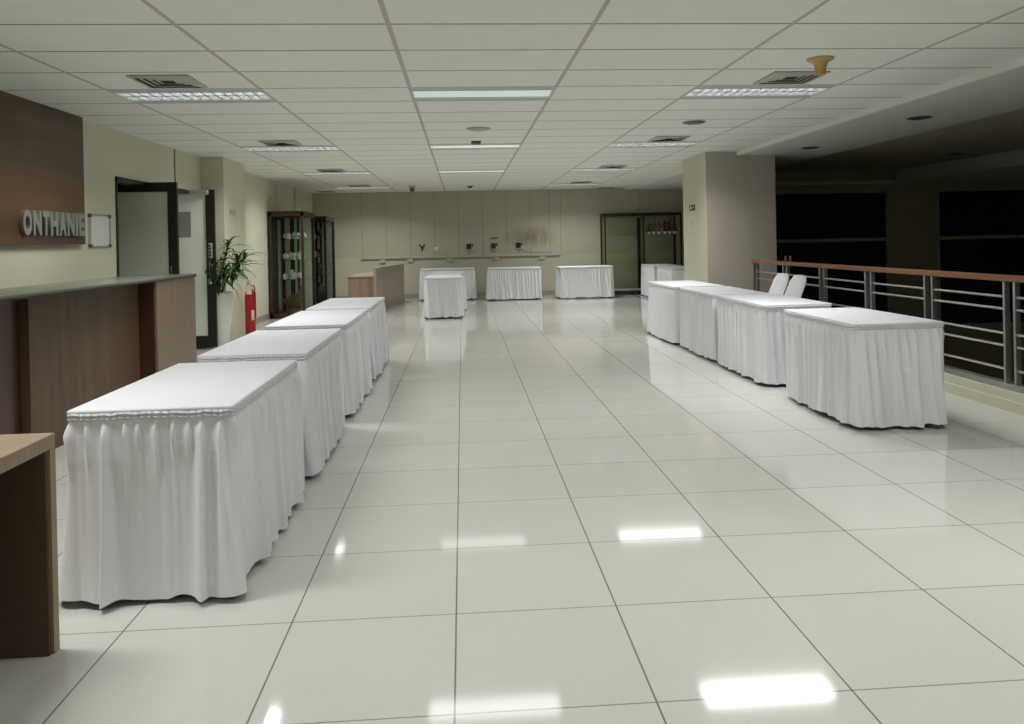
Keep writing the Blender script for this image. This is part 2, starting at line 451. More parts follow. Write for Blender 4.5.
# ------------------------------------------------------------------ signboard with letters, whiteboard
t = thing('signboard', (XL, 6.0, 1.43), label='dark wooden signboard with grey raised letters high on the left wall', cat='sign')
bm = B(); box(bm, .0, .06, -1.9, 1.51, 0, HC - 1.43 - .002, .003); build('board', bm, M['sign_wood'], t)
word = 'ONTHANIE'; y0, y1 = .41, 1.435
adv = {'O': 1.12, 'N': 1.1, 'T': .92, 'H': 1.08, 'A': 1.04, 'I': .48, 'E': .92}
tot = sum(adv[c] for c in word); yy = y0
for ch in word:
    cw = adv[ch] / tot * (y1 - y0)
    cu = bpy.data.curves.new('letter', 'FONT'); cu.body = ch; cu.size = 1; cu.extrude = .06; cu.offset = .05; cu.resolution_u = 6
    ob = bpy.data.objects.new('tmp', cu); link(ob)
    dg = bpy.context.evaluated_depsgraph_get(); dg.update()
    me = bpy.data.meshes.new_from_object(ob.evaluated_get(dg))
    bpy.data.objects.remove(ob); bpy.data.curves.remove(cu)
    vx = [v.co.x for v in me.vertices]; vy = [v.co.y for v in me.vertices]
    for v in me.vertices:   # reading direction +y, up +z, facing +x
        u = (v.co.x - min(vx)) / (max(vx) - min(vx)); h = (v.co.y - min(vy)) / (max(vy) - min(vy)); d = v.co.z
        v.co = Vector((.078 + d * .3, yy + (.07 + .86 * u) * cw if ch != 'I' else yy + (.2 + .6 * u) * cw, .078 + h * .21))
    me.materials.clear(); me.materials.append(M['letter'])
    o = bpy.data.objects.new('letter', me); link(o); o.parent = t
    yy += cw
t = thing('whiteboard', (XL, 7.91, 1.415), label='small framed whiteboard on the wall right of the signboard', cat='whiteboard')
bm = B(); box(bm, 0, .012, -.2, .2, .0, .3); build('board', bm, M['wb'], t)
bm = B()
box(bm, 0, .02, -.22, -.2, -.012, .312); box(bm, 0, .02, .2, .22, -.012, .312); box(bm, 0, .02, -.22, .22, -.015, .0); box(bm, 0, .02, -.22, .22, .3, .315)
build('frame', bm, M['steel'], t)
for a in (-.205, .205):
    for b in (0, .3):
        bm = B(); box(bm, 0, .026, a - .022, a + .022, b - .018, b + .018, .004); build('corner_cap', bm, M['frame_grey'], t)

# ------------------------------------------------------------------ reception counter, near desk
t = thing('reception_counter', (-2.95, 6.0, 0), label='long brown wooden reception counter below the signboard', cat='counter')
def lb(bm, x0, x1, y0, y1, z0, z1, **k): return box(bm, x0 + 2.95, x1 + 2.95, y0 - 6, y1 - 6, z0, z1, **k)
bm = B(); lb(bm, -2.95, -2.85, 5.17, 7.0, 0, 1.085); lb(bm, -3.2, -2.94, 3.2, 7.66, 0, 1.085); build('front_panel', bm, M['counter_wood'], t)
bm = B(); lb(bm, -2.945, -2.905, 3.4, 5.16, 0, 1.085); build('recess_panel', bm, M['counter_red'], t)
bm = B(); lb(bm, -2.95, -2.72, 6.86, 6.875, 0, 1.085); build('shaded_return_panel', bm, M['counter_red'], t)  # pier's dimly lit near side, its shade put into the dark red colour
bm = B(); lb(bm, -3.2, -2.70, 6.875, 7.84, 0, 1.085, bev=.003); build('end_panel', bm, M['counter_end'], t)
bm = B(); lb(bm, -2.96, -2.70, 3.2, 3.4, 0, 1.085, bev=.003); build('end_panel', bm, M['counter_end'], t)
bm = B(); lb(bm, -3.28, -2.685, 3.2, 7.86, 1.085, 1.100); build('top_edge', bm, M['black'], t)
bm = B(); lb(bm, -3.28, -2.69, 3.2, 7.855, 1.100, 1.115); build('countertop', bm, M['counter_top'], t)

t = thing('desk', (-1.75, 2.2, 0), label='light-edged brown wooden desk in the near left corner', cat='desk')
def db(bm, x0, x1, y0, y1, z0, z1, **k): return box(bm, x0 + 1.75, x1 + 1.75, y0 - 2.2, y1 - 2.2, z0, z1, **k)
bm = B(); db(bm, -2.1, -1.42, 1.3, 2.72, .70, .75, bev=.003); build('desktop', bm, M['desk_edge'], t)
bm = B(); db(bm, -2.1, -1.42, 2.685, 2.72, 0, .70); build('side_panel', bm, M['desk_edge'], t)
bm = B(); db(bm, -2.1, -1.42, 1.3, 1.335, 0, .70); build('side_panel', bm, M['desk_edge'], t)
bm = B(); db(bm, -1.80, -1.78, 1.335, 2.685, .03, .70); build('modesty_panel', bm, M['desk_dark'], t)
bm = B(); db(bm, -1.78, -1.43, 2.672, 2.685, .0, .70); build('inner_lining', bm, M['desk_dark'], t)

# ------------------------------------------------------------------ skirted tables
def smooth_noise(n, rs, per):
    """closed random curve with n samples; returns function of arc parameter"""
    ks = [rs.uniform(-1, 1) for _ in range(per)]
    def f(u):
        a = u * per; i = int(math.floor(a)); t = a - i; t = t * t * (3 - 2 * t)
        return ks[i % per] * (1 - t) + ks[(i + 1) % per] * t
    return f

def folds(rs, length, lo, hi):
    """a closed row of fabric folds: random widths and depths"""
    ed = [0.0]
    while ed[-1] < length: ed.append(ed[-1] + rs.uniform(lo, hi))
    s = length / ed[-1]; ed = [e * s for e in ed]; amp = [rs.uniform(.35, 1) for _ in ed]
    def f(x):
        x %= length
        k = 0
        while ed[k + 1] < x: k += 1
        t = (x - ed[k]) / (ed[k + 1] - ed[k])
        return amp[k] * (abs(math.sin(PI * t)) ** .8 * 2 - 1)
    return f

def pleats(rs, length, gap, keep):
    """ridges standing out of flat cloth: (place, width, depth, reach); those that reach 1 run to the hem"""
    R, x = [], 0.0
    while x < length - gap[0] * .6:
        full = rs.random() < keep
        R.append((x, rs.uniform(.009, .013) if full else rs.uniform(.007, .011), rs.uniform(.6, 1.0) if full else rs.uniform(.35, .6), 1.0 if full else rs.uniform(.15, .55), rs.choice((-1, 1)), rs.uniform(1.6, 3.0) if full else .8, rs.uniform(-.02, .02)))
        x += rs.uniform(*gap)
    def f(u, t):
        v = 0.0
        for p, w, a, reach, sg, grow, lean in R:
            d = u - p - lean * t
            d -= length * round(d / length)
            ww = w * (1 + (grow - 1) * t)
            if abs(d) > ww * 4: continue
            k = d / (ww * (1.6 if d * sg > 0 else .55))
            if reach < 1: g = max(0, 1 - t / reach)
            else: g = .5 + .5 * t
            v += a * g * math.exp(-k * k)
        return min(v, 1.25)
    return f

def rrect(hx, hy, r, s):
    """point and outward normal on a rounded rectangle at arc fraction s (0..1)"""
    a, b = hx - r, hy - r
    seg = [2 * b, PI / 2 * r, 2 * a, PI / 2 * r] * 2
    L = sum(seg); d = (s % 1) * L
    # start at (+hx, -b) and go counter-clockwise
    st = [((hx, -b), (0, 1), (1, 0)), ((a, b), 0), ((a, hy), (-1, 0), (0, 1)), ((-a, b), 1), ((-hx, b), (0, -1), (-1, 0)), ((-a, -b), 2), ((-a, -hy), (1, 0), (0, -1)), ((a, -b), 3)]
    i = 0
    while i < 7 and d > seg[i]: d -= seg[i]; i += 1
    q = st[i]
    if len(q) == 3:
        return (q[0][0] + q[1][0] * d, q[0][1] + q[1][1] * d), q[2]
    th = q[1] * PI / 2 + d / r
    return (q[0][0] + r * math.cos(th), q[0][1] + r * math.sin(th)), (math.cos(th), math.sin(th))

def skirted_table(x0, x1, y0, y1, seed, label, group, step=.009, rows=18, flare=.018, amp=.040, rz=0.0, H=.75, gap=(.055, .095), keep=.75, front=0.0, hem=.03):
    rs = random.Random(seed)
    hx, hy = (x1 - x0) / 2, (y1 - y0) / 2
    t = thing('skirted_table', ((x0 + x1) / 2, (y0 + y1) / 2, 0), rz, label, 'table', group)
    # cloth top: soft-edged slab
    bm = B(); box(bm, -hx - .004, hx + .004, -hy - .004, hy + .004, H - .020, H, .009, 3)
    build('table_top', bm, M['cloth_top'], t, smooth=True)
    P = 4 * (hx + hy)
    n = int(P / step)
    ridge = pleats(rs, P, gap, keep); fine = folds(rs, P, .028, .06); nz = smooth_noise(n, rs, 26); nh = smooth_noise(n, rs, 60); swing = smooth_noise(n, rs, 18)
    bm = B(); rings = []
    for j in range(rows + 1):
        tt = j / rows; te = tt ** .9
        ring = []
        for i in range(n):
            s = i / n
            r = .02 + .05 * tt
            (px, py), (nx, ny) = rrect(hx, hy, r, s)
            u = s * P
            fl = flare + front * (max(0, -ny) + 1.3 * max(0, -ny) * abs(nx))
            dd = fl * (.35 * te + .65 * te * te) * (1 + .3 * nz(s))
            sh = .010 * swing(s) * te
            dd += ridge(u + sh, tt) * amp * min(1, tt * 12) + fine(u) * .0035 * (1 - .8 * tt) * min(1, tt * 8) + .007 * nz(s * 2) * te
            z = H - .045 - (H - .045 - hem - .012 * nh(s)) * tt
            ring.append(bm.verts.new((px + nx * dd, py + ny * dd, z)))
        rings.append(ring)
    for a, b in zip(rings, rings[1:]):
        for i in range(n): bm.faces.new((a[i], a[(i + 1) % n], b[(i + 1) % n], b[i]))
    sk = build('skirt', bm, M['cloth'], t, smooth=True)
    # gathered band along the top of the skirt
    bm = B(); rings = []
    for j, (z, off, w) in enumerate(((H - .013, -.004, 0), (H - .014, .004, .3), (H - .021, .008, 1), (H - .029, .002, .6), (H - .036, .007, 1), (H - .044, .003, .3), (H - .05, -.004, 0))):
        ring = []
        for i in range(n):
            s = i / n; (px, py), (nx, ny) = rrect(hx, hy, .02, s)
            dd = off + w * .006 * fine(s * P * 1.7)
            ring.append(bm.verts.new((px + nx * dd, py + ny * dd, z + .003 * nh(s * 2))))
        rings.append(ring)
    for a, b in zip(rings, rings[1:]):
        for i in range(n): bm.faces.new((a[i], a[(i + 1) % n], b[(i + 1) % n], b[i]))
    build('gathered_band', bm, M['shaded_band'], t, smooth=True)
    lx, ly = hx - .09, hy - .10
    for a in (-1, 1):
        for b in (-1, 1):
            bm = B(); tube(bm, [(a * lx, b * ly, H - .02), (a * lx, b * ly, .02)], .016, 10); lathe(bm, [(.022, 0), (.024, .012), (.018, .03)], (a * lx, b * ly, 0), 12)
            build('leg', bm, M['dark_metal'], t)
    return t
GL, GR, GB = 'white skirted tables in the left row', 'white skirted tables in the right row', 'white skirted tables by the far wall'
skirted_table(-1.56, -.925, 3.08, 4.25, 11, 'white skirted table nearest the camera in the left row', GL, step=.0045, rows=36, flare=.015, front=.055, amp=.052, gap=(.05, .085), keep=.42, hem=.025)
skirted_table(-1.55, -.925, 4.52, 5.77, 12, 'second white skirted table from the camera in the left row', GL, step=.007, rows=24, keep=.55)
skirted_table(-1.56, -.93, 6.06, 7.39, 13, 'third white skirted table in the left row, short of the farthest', GL, step=.010, rows=20)
skirted_table(-1.555, -.93, 7.60, 9.0, 14, 'farthest white skirted table in the left row', GL, step=.010, rows=20)
skirted_table(2.735, 3.385, 5.14, 6.31, 15, 'white skirted table nearest the camera in the right row', GR, step=.006, rows=26, amp=.042, keep=.65, gap=(.06, .095))
skirted_table(2.735, 3.37, 6.74, 8.04, 16, 'white skirted table in the right row, second from the camera', GR, flare=.012, amp=.033, step=.009, rows=22)
skirted_table(2.73, 3.36, 8.16, 9.40, 17, 'third white skirted table from the camera, in front of the white chairs', GR, flare=.012, amp=.033, step=.010, rows=20)
skirted_table(2.71, 3.36, 9.56, 10.93, 18, 'white skirted table in the right row nearest the wide pillar', GR, flare=.04, step=.010, rows=20)
skirted_table(-.68, -.04, 13.68, 14.95, 19, 'white skirted table end-on in mid-hall, nearest of the far group', GB, step=.011, rows=14)
skirted_table(-.63, .02, 15.25, 16.6, 20, 'white skirted table hidden behind the end-on one in mid-hall', GB, step=.012, rows=12)
skirted_table(-1.0, .27, 18.0, 18.6, 21, 'white skirted table behind the end-on pair, against the far wall', GB, step=.012, rows=12)
skirted_table(.60, 1.82, 17.6, 18.22, 22, 'white skirted table along the far wall below the black boxes', GB, step=.011, rows=14)
skirted_table(2.25, 3.50, 17.5, 18.1, 23, 'white skirted table standing just left of the black display rack', GB, step=.011, rows=14)
skirted_table(4.33, 4.95, 16.95, 18.15, 24, 'white skirted table in front of the rack half with flowers', GB, step=.012, rows=14)
skirted_table(4.33, 4.92, 15.45, 16.65, 25, 'white skirted table tucked beside the wide pillar', GB, step=.012, rows=14)

# ------------------------------------------------------------------ two covered chairs behind the right row
def chair(x, y, rz, label):
    t = thing('banquet_chair', (x, y, 0), rz, label, 'chair', 'white covered chairs by the railing')
    # local: faces -x, back at +x
    bm = B(); box(bm, -.22, .20, -.21, .21, .38, .47, .03, 3); build('seat', bm, M['satin'], t, smooth=True)
    bm = B(); n = 14; rows = 12; fr = []; bk = []
    for j in range(rows + 1):
        h = j / rows; z = .40 + .50 * h
        hw = .225 - .02 * h - (.055 * max(0, (h - .82) / .18) ** 2)
        lean = .13 + .18 * h
        th = .040 - .012 * h
        ra, rb = [], []
        for i in range(n + 1):
            u = -1 + 2 * i / n
            e = math.sqrt(max(0, 1 - abs(u) ** 4)); zz = z - .04 * u ** 4 * max(0, h - .6) / .4
            ra.append(bm.verts.new((lean - th * e, hw * u, zz))); rb.append(bm.verts.new((lean + th * e + .0005, hw * u, zz)))
        fr.append(ra); bk.append(rb)
    for q, flip in ((fr, 0), (bk, 1)):
        for a, b in zip(q, q[1:]):
            for i in range(n):
                f = (a[i], a[i + 1], b[i + 1], b[i]); bm.faces.new(f[::-1] if flip else f)
    for i in range(n):
        bm.faces.new((fr[-1][i], fr[-1][i + 1], bk[-1][i + 1], bk[-1][i])); bm.faces.new((fr[0][i], bk[0][i], bk[0][i + 1], fr[0][i + 1]))
    for j in range(rows):
        for i in (0, n): bm.faces.new((fr[j][i], fr[j + 1][i], bk[j + 1][i], bk[j][i]))
    build('backrest', bm, M['satin'], t, smooth=True)
    bm = B(); rs = random.Random(5); m = 80; top, bot = [], []
    for i in range(m):
        (px, py), (nx, ny) = rrect(.205, .205, .04, i / m); w = .008 * math.sin(i * 2 * PI * 14 / m)
        top.append(bm.verts.new((px, py, .42))); bot.append(bm.verts.new((px + nx * (.015 + w), py + ny * (.015 + w), .04)))
    for i in range(m): bm.faces.new((top[i], top[(i + 1) % m], bot[(i + 1) % m], bot[i]))
    build('cover_skirt', bm, M['satin'], t, smooth=True)
    for a in (-.17, .17):
        for b in (-.17, .17):
            bm = B(); tube(bm, [(a, b, .42), (a * 1.02, b * 1.02, 0)], .012, 8); build('leg', bm, M['dark_metal'], t)
    return t
chair(3.73, 9.34, 0, 'white covered chair behind the right row, nearer the pillar')
chair(3.73, 8.86, 0, 'white covered chair behind the right row, farther from the pillar')

# ------------------------------------------------------------------ railing
RX = 4.2
t = thing('railing', (RX, 5.0, 0), label='steel railing with brown wooden handrail along the right side', cat='railing')
bm = B(); box(bm, -.035, .035, -8.5, 5.72, .99, 1.04, .008, 2); build('handrail', bm, M['rail_wood'], t)
bm = B(); box(bm, -.03, .03, -8.5, 5.70, .155, .205, .004); build('bottom_plate', bm, M['steel'], t)
pairs = [10.62 - 1.013 * k for k in range(12)]
for k, yc in enumerate(pairs):
    for s in (-.055, .055):
        bm = B(); box(bm, -.022, .022, yc + s - 5 - .011, yc + s - 5 + .011, .2, .992, .002); build('post', bm, M['steel'], t)
for a, b in zip(pairs, pairs[1:]):
    for z in (.31, .49, .585, .775, .87):
        bm = B(); tube(bm, [(0, b + .064 - 5, z), (0, a - .064 - 5, z)], .0105, 8); build('rail', bm, M['steel'], t, smooth=True)
for yc in (pairs[1] - .02, pairs[1] + .12):
    bm = B(); box(bm, .04, .065, yc - 5.012, yc - 4.988, .95, 1.11, .003); o = build('wooden_stub', bm, M['rail_wood'], t); o['label'] = 'small brown wooden stub above the handrail'

# ------------------------------------------------------------------ plant, extinguisher, plates
t = thing('potted_plant', (-3.395, 10.735, 0), label='tall leafy green plant in a white tapered pot beside the glass door', cat='plant')
bm = B(); lathe(bm, [(.125, 0), (.133, .01), (.152, .15), (.178, .35), (.196, .55), (.203, .70), (.203, .745), (.195, .75), (.175, .74), (.165, .70)], n=32); build('pot', bm, M['pot'], t, smooth=True)
bm = B(); lathe(bm, [(.165, .69), (.16, .715), (.05, .725)], n=24); build('soil', bm, M['soil'], t)
rs = random.Random(3)
canes = [((.02, -.01), (.12, -.06, 1.02)), ((.05, .0), (.32, -.08, 1.20)), ((.0, -.03), (.20, -.10, 1.44)), ((-.05, -.03), (-.02, -.08, 1.12)), ((.04, -.05), (.42, -.13, 1.22))]
for (bx, by), tp in canes:
    bm = B(); tube(bm, [(bx, by, .70), (bx * .7 + tp[0] * .3, by * .7 + tp[1] * .3, .7 + (tp[2] - .7) * .45), tp], [.012, .010, .007], 7); build('stem', bm, M['stem'], t, smooth=True)
bm = B()
def blade(bm, p, az, el, L, w, droop):
    pts = []; pos = Vector(p); e = el; n = 7
    for i in range(n + 1):
        pts.append(pos.copy())
        pos = pos + Vector((math.cos(az) * math.cos(e), math.sin(az) * math.cos(e), math.sin(e))) * (L / n); e -= droop / n
    side = Vector((-math.sin(az), math.cos(az), 0)); row = []
    for i, q in enumerate(pts):
        f = i / n; ww = w * (math.sin(PI * min(1, .12 + f * .88)) ** .7) * (1 - .2 * f) if i < n else .001
        row.append((bm.verts.new(q + side * ww + Vector((0, 0, ww * .35))), bm.verts.new(q), bm.verts.new(q - side * ww + Vector((0, 0, ww * .35)))))
    for a, b in zip(row, row[1:]):
        bm.faces.new((a[0], a[1], b[1], b[0])); bm.faces.new((a[1], a[2], b[2], b[1]))
for k, ((bx, by), tp) in enumerate(canes):
    for i in range(38):
        f = i / 37
        p = Vector((bx, by, .70)).lerp(Vector(tp), .50 + .5 * f)
        az = i * 2.4 + k; el = .1 + .85 * f + rs.uniform(-.25, .25)
        ok = math.sin(az) > .35 or math.cos(az) < -.15   # leaves toward the pillar are short
        L = rs.uniform(.26, .42) * (.35 if ok else 1)
        if math.cos(az) < 0 and p.x + math.cos(az) * L < -.12: continue
        blade(bm, p, az, el, L, rs.uniform(.019, .03), rs.uniform(1.0, 2.2))
build('leaves', bm, M['leaf'], t, smooth=True)

t = thing('fire_extinguisher', (-3.18, 11.55, 0), label='red fire extinguisher standing on the floor behind the potted plant', cat='fire extinguisher')
bm = B(); lathe(bm, [(.065, 0), (.077, .012), (.077, .57), (.07, .63), (.05, .68), (.03, .70), (.03, .71)], n=28); build('cylinder', bm, M['red'], t, smooth=True)
bm = B(); lathe(bm, [(.026, .71), (.03, .725), (.022, .75), (.012, .765)], n=16); v = build('valve', bm, M['chrome'], t, smooth=True)
bm = B(); box(bm, -.012, .012, -.13, .03, .765, .777, .003); box(bm, -.012, .012, -.12, .03, .795, .805, .003); build('lever', bm, M['frame_grey'], v)
bm = B(); tube(bm, [(.025, 0, .74), (.07, -.02, .73), (.086, -.03, .62), (.086, -.03, .45), (.086, -.03, .30)], .010, 8); build('hose', bm, M['red'], t, smooth=True)
bm = B(); box(bm, .035, .072, -.075, -.05, .26, .40, .003); build('label_plate', bm, M['tagw'], t)
bm = B(); box(bm, -.03, .045, -.085, -.08, .62, .77, .002); build('tag', bm, M['tagw'], t)

t.scale = (1, 1, 1.07)
t = thing('wall_plate', (-3.345, 11.35, 1.84), label='small grey plate on the side of the left pillar', cat='plate')
bm = B(); box(bm, 0, .008, -.16, .13, 0, .075, .002); build('plate', bm, M['vent'], t)
bm = B(); box(bm, .008, .011, -.12, -.04, .018, .056); box(bm, .008, .011, .02, .1, .018, .056); build('marking', bm, M['ledge'], t)
t = thing('exit_sign', (3.645, 11.78, 1.80), label='small dark green pictogram sign on the wide pillar above a paper notice', cat='sign')
bm = B(); box(bm, -.008, 0, -.14, .14, 0, .09, .002); build('plate', bm, M['green_sign'], t)
bm = B()
box(bm, -.011, -.008, .02, .05, .05, .075); box(bm, -.011, -.008, .015, .05, .015, .045); box(bm, -.011, -.008, .06, .1, .02, .07)
box(bm, -.011, -.008, -.10, -.02, .04, .052); box(bm, -.011, -.008, -.11, -.09, .025, .067)
build('pictogram', bm, M['paper'], t)
t = thing('paper_notice', (3.645, 11.77, 1.50), label='white paper notice on the wide pillar below the green sign', cat='notice')
bm = B(); box(bm, -.006, 0, -.115, .115, 0, .22); build('sheet', bm, M['paper'], t)
bm = B()
for i in range(6): box(bm, -.008, -.006, -.07 + .01 * (i % 2), .07 - .015 * (i % 3), .035 + .027 * i, .046 + .027 * i)
build('printed_lines', bm, M['vent'], t)

# ------------------------------------------------------------------ display cabinets on the left
def cabinet(x0, x1, y0, y1, H, label, mirror):
    t = thing('display_cabinet', (x0, y0, 0), label=label, cat='cabinet', group='dark wood display cabinets')
    w, d = x1 - x0, y1 - y0
    bm = B(); f = .05
    for a in (0, w - f):
        for b in (0, d - f): box(bm, a, a + f, b, b + f, 0, H, .004)
    for z0, z1 in ((0, .10), (H - .07, H)):
        box(bm, 0, w, 0, f, z0, z1); box(bm, 0, w, d - f, d, z0, z1); box(bm, 0, f, 0, d, z0, z1); box(bm, w - f, w, 0, d, z0, z1)
    build('frame', bm, M['cab_wood'], t)
    bm = B(); box(bm, -.01, w + .015, -.015, d + .015, H, H + .025, .004); build('top', bm, M['cab_wood'], t)
    bm = B(); box(bm, .03, w - .02, .02, d - .02, .06, .09); build('bottom_board', bm, M['cab_wood'], t)
    bm = B(); box(bm, .01, .025, .03, d - .03, .1, H - .05); build('wall_side_panel', bm, M['cab_dark'], t)
    bm = B(); box(bm, .05, w - .05, d - .035, d - .02, .1, H - .07); bk = build('rear_panel', bm, M['cab_dark'], t)
    bm = B()
    for a, b in ((.06, .16), (.25, .30), (.35, w - .06)):
        box(bm, a, b, d - .05, d - .036, .1, H - .07)
    if mirror: box(bm, .026, .032, .58, .80, .1, H - .12)
    build('pale_strip', bm, M['mirror'], bk)
    bm = B(); box(bm, f, w - f, .015, .022, .1, H - .07); build('front_glass', bm, M['glass'], t)
    bm = B(); box(bm, w - .022, w - .015, f, d - f, .1, H - .07); build('side_glass', bm, M['glass'], t)
    zs = (.72, 1.10, 1.50) if mirror else (.72, 1.12, 1.50)
    for z in zs:
        bm = B(); box(bm, .04, w - .03, .04, d - .055, z - .008, z); build('shelf', bm, M['glass'], t)
    bm = B(); box(bm, w - .0, w + .012, d * .5 - .012, d * .5 + .012, .98, 1.10, .003); build('door_handle', bm, M['steel'], t)
    return zs
CA = (-3.63, -2.985, 14.52, 15.60, 2.0); CBx = (-3.53, -2.90, 16.42, 17.5, 1.965)
zs1 = cabinet(*CA, 'dark wood glass display cabinet nearer the plant, with pale ornaments', True)
zs2 = cabinet(*CBx, 'farther dark wood glass display cabinet near the far wall', False)
def plaque(x, y, z, h, label, m, grp):
    t = thing('plaque', (x, y, z), 0, label, 'ornament', grp)
    bm = B(); box(bm, -.04, .04, -.03, .03, 0, .02, .004); build('base', bm, m, t)
    bm = B(); v = [(-.035, .02), (.035, .02), (.045, h * .7), (0, h), (-.045, h * .7)]
    a = [bm.verts.new((x_, -.008, z_)) for x_, z_ in v]; b = [bm.verts.new((x_, .008, z_)) for x_, z_ in v]
    bm.faces.new(a); bm.faces.new(b[::-1])
    for i in range(5): bm.faces.new((a[i], a[(i + 1) % 5], b[(i + 1) % 5], b[i]))
    build('plate', bm, m, t)
def cup(x, y, z, h, label, m, grp):
    t = thing('trophy_cup', (x, y, z), 0, label, 'ornament', grp)
    bm = B(); lathe(bm, [(.035, 0), (.035, .015), (.012, .03), (.010, h * .4), (.03, h * .55), (.045, h * .85), (.048, h), (.04, h)], n=16); build('bowl', bm, m, t, smooth=True)
    for s in (-1, 1):
        bm = B(); tube(bm, [(s * .04, 0, h * .9), (s * .07, 0, h * .85), (s * .065, 0, h * .65), (s * .032, 0, h * .58)], .005, 6); build('handle', bm, m, t, smooth=True)
def dish(x, y, z, r, label, m, grp):
    t = thing('ornamental_plate', (x, y, z), 0, label, 'ornament', grp)
    bm = B(); lathe(bm, [(r * .3, -.012), (r * .7, -.01), (r, .006), (r * .98, .012), (r * .6, -.002)], (0, 0, r + .006), 20, 'y'); build('disc', bm, m, t, smooth=True)
    bm = B(); box(bm, -.03, .03, -.03, .03, 0, .012, .002); build('stand', bm, M['ornament_dark'], t)
sn = ('lower', 'middle', 'upper')
for s, z in enumerate(zs1):
    g = 'pale ornaments on the %s shelf of the nearer cabinet' % sn[s]
    for k, kind in enumerate(([plaque, cup, plaque, dish, plaque], [dish, plaque, cup, plaque, plaque], [dish, plaque, plaque, cup, dish])[s]):
        x = -3.44 + .085 * k; y = 14.95 + .06 * ((k * 2 + s) % 4)
        w = {plaque: 'plaque', cup: 'two-handled cup', dish: 'round plate'}[kind]
        lab = 'pale %s on the %s shelf of the nearer cabinet, %s from the left' % (w, sn[s], ('first', 'second', 'third', 'fourth', 'fifth')[k])
        if kind is dish: kind(x, y, z, .06, lab, M['ornament'], g)
        else: kind(x, y, z, (.12, .18, .15, .13, .16)[(k + s) % 5], lab, M['ornament'], g)
t = thing('leaf_ornament', (-3.3, 14.98, .09), label='golden brown leaf-shaped ornament at the bottom of the nearer cabinet', cat='ornament')
bm = B()
for i, (a, L, w) in enumerate(((-.75, .30, .05), (-.4, .40, .055), (.0, .34, .05), (.38, .56, .06), (.75, .34, .05))):
    n = 8; ra, rb = [], []
    for j in range(n + 1):
        f = j / n; ww = w * math.sin(PI * (.1 + .9 * f)) ** .6 if j < n else .002
        cx = math.sin(a) * L * f + .03 * math.sin(a) * f * f; cz = math.cos(a) * L * f + .03; px, pz = math.cos(a), -math.sin(a)
        y = -.02 * i + .04
        ra.append((bm.verts.new((cx + px * ww, y, cz + pz * ww)), bm.verts.new((cx, y - .018, cz)), bm.verts.new((cx - px * ww, y, cz - pz * ww)), bm.verts.new((cx, y + .012, cz))))
    for p, q in zip(ra, ra[1:]):
        for c in range(4): bm.faces.new((p[c], p[(c + 1) % 4], q[(c + 1) % 4], q[c]))
    bm.faces.new(ra[0])
build('fan', bm, M['gold_leaf'], t, smooth=True)
bm = B(); lathe(bm, [(.17, 0), (.16, .035), (.10, .06), (.03, .075)], n=20); build('base', bm, M['gold_leaf'], t, smooth=True)
for s, z in enumerate(zs2[1:]):
    g = 'dark ornaments in the farther cabinet'
    cup(-3.10, 16.72, z, .17, 'dark cup on the %s shelf of the farther cabinet' % sn[s + 1], M['ornament_dark'], g)
    plaque(-3.22, 16.75, z, .14, 'pale plaque on the %s shelf of the farther cabinet' % sn[s + 1], M['ornament'], g)
t = thing('urn', (-3.12, 16.78, .72), label='dark pot-bellied urn on the lower shelf of the farther cabinet', cat='ornament')
bm = B(); lathe(bm, [(.05, 0), (.075, .05), (.085, .12), (.05, .20), (.03, .24), (.045, .26)], n=20); build('body', bm, M['ornament_dark'], t, smooth=True)
t = thing('urn', (-3.10, 16.78, .09), label='large dark jar at the bottom of the farther cabinet', cat='ornament')
bm = B(); lathe(bm, [(.09, 0), (.14, .1), (.15, .24), (.10, .38), (.05, .44), (.07, .47)], n=20); build('body', bm, M['ornament_dark'], t, smooth=True)

# ------------------------------------------------------------------ curved desk by the far wall
t = thing('curved_desk', (-2.0, 16.5, 0), label='pale wooden curved desk with a raised panel near the far wall', cat='desk')
def poly(l): return [(x + 2.0, y - 16.5) for x, y in l]
outer = []; inner = []
for i in range(13):
    f = i / 12; y = 15.05 + 2.85 * f
    x = -1.705 + .33 * (f ** 1.5)
    outer.append((x, y)); inner.append((x - .055, y + .01))
bm = B(); prism(bm, poly(outer + inner[::-1]), 0, .875); build('raised_panel', bm, M['pink_wood2'], t)
bm = B(); prism(bm, poly([(x + .012, y) for x, y in outer] + [(x - .012, y) for x, y in inner[::-1]]), .875, .893); build('panel_cap', bm, M['pink_wood'], t)
body = [(-2.32, 15.5), (-1.76, 15.42)] + [(x - .06, y + .01) for x, y in outer[2:]] + [(-1.95, 18.0), (-2.30, 17.2), (-2.36, 16.3)]
bm = B(); prism(bm, poly(body), 0, .70); build('body', bm, M['pink_wood'], t)
bm = B(); prism(bm, poly([(-2.34, 15.48), (-1.765, 15.40)] + [(x - .06, y + .01) for x, y in outer[2:]] + [(-1.95, 18.02), (-2.32, 17.2), (-2.38, 16.3)]), .70, .72); build('desktop', bm, M['pink_wood2'], t)

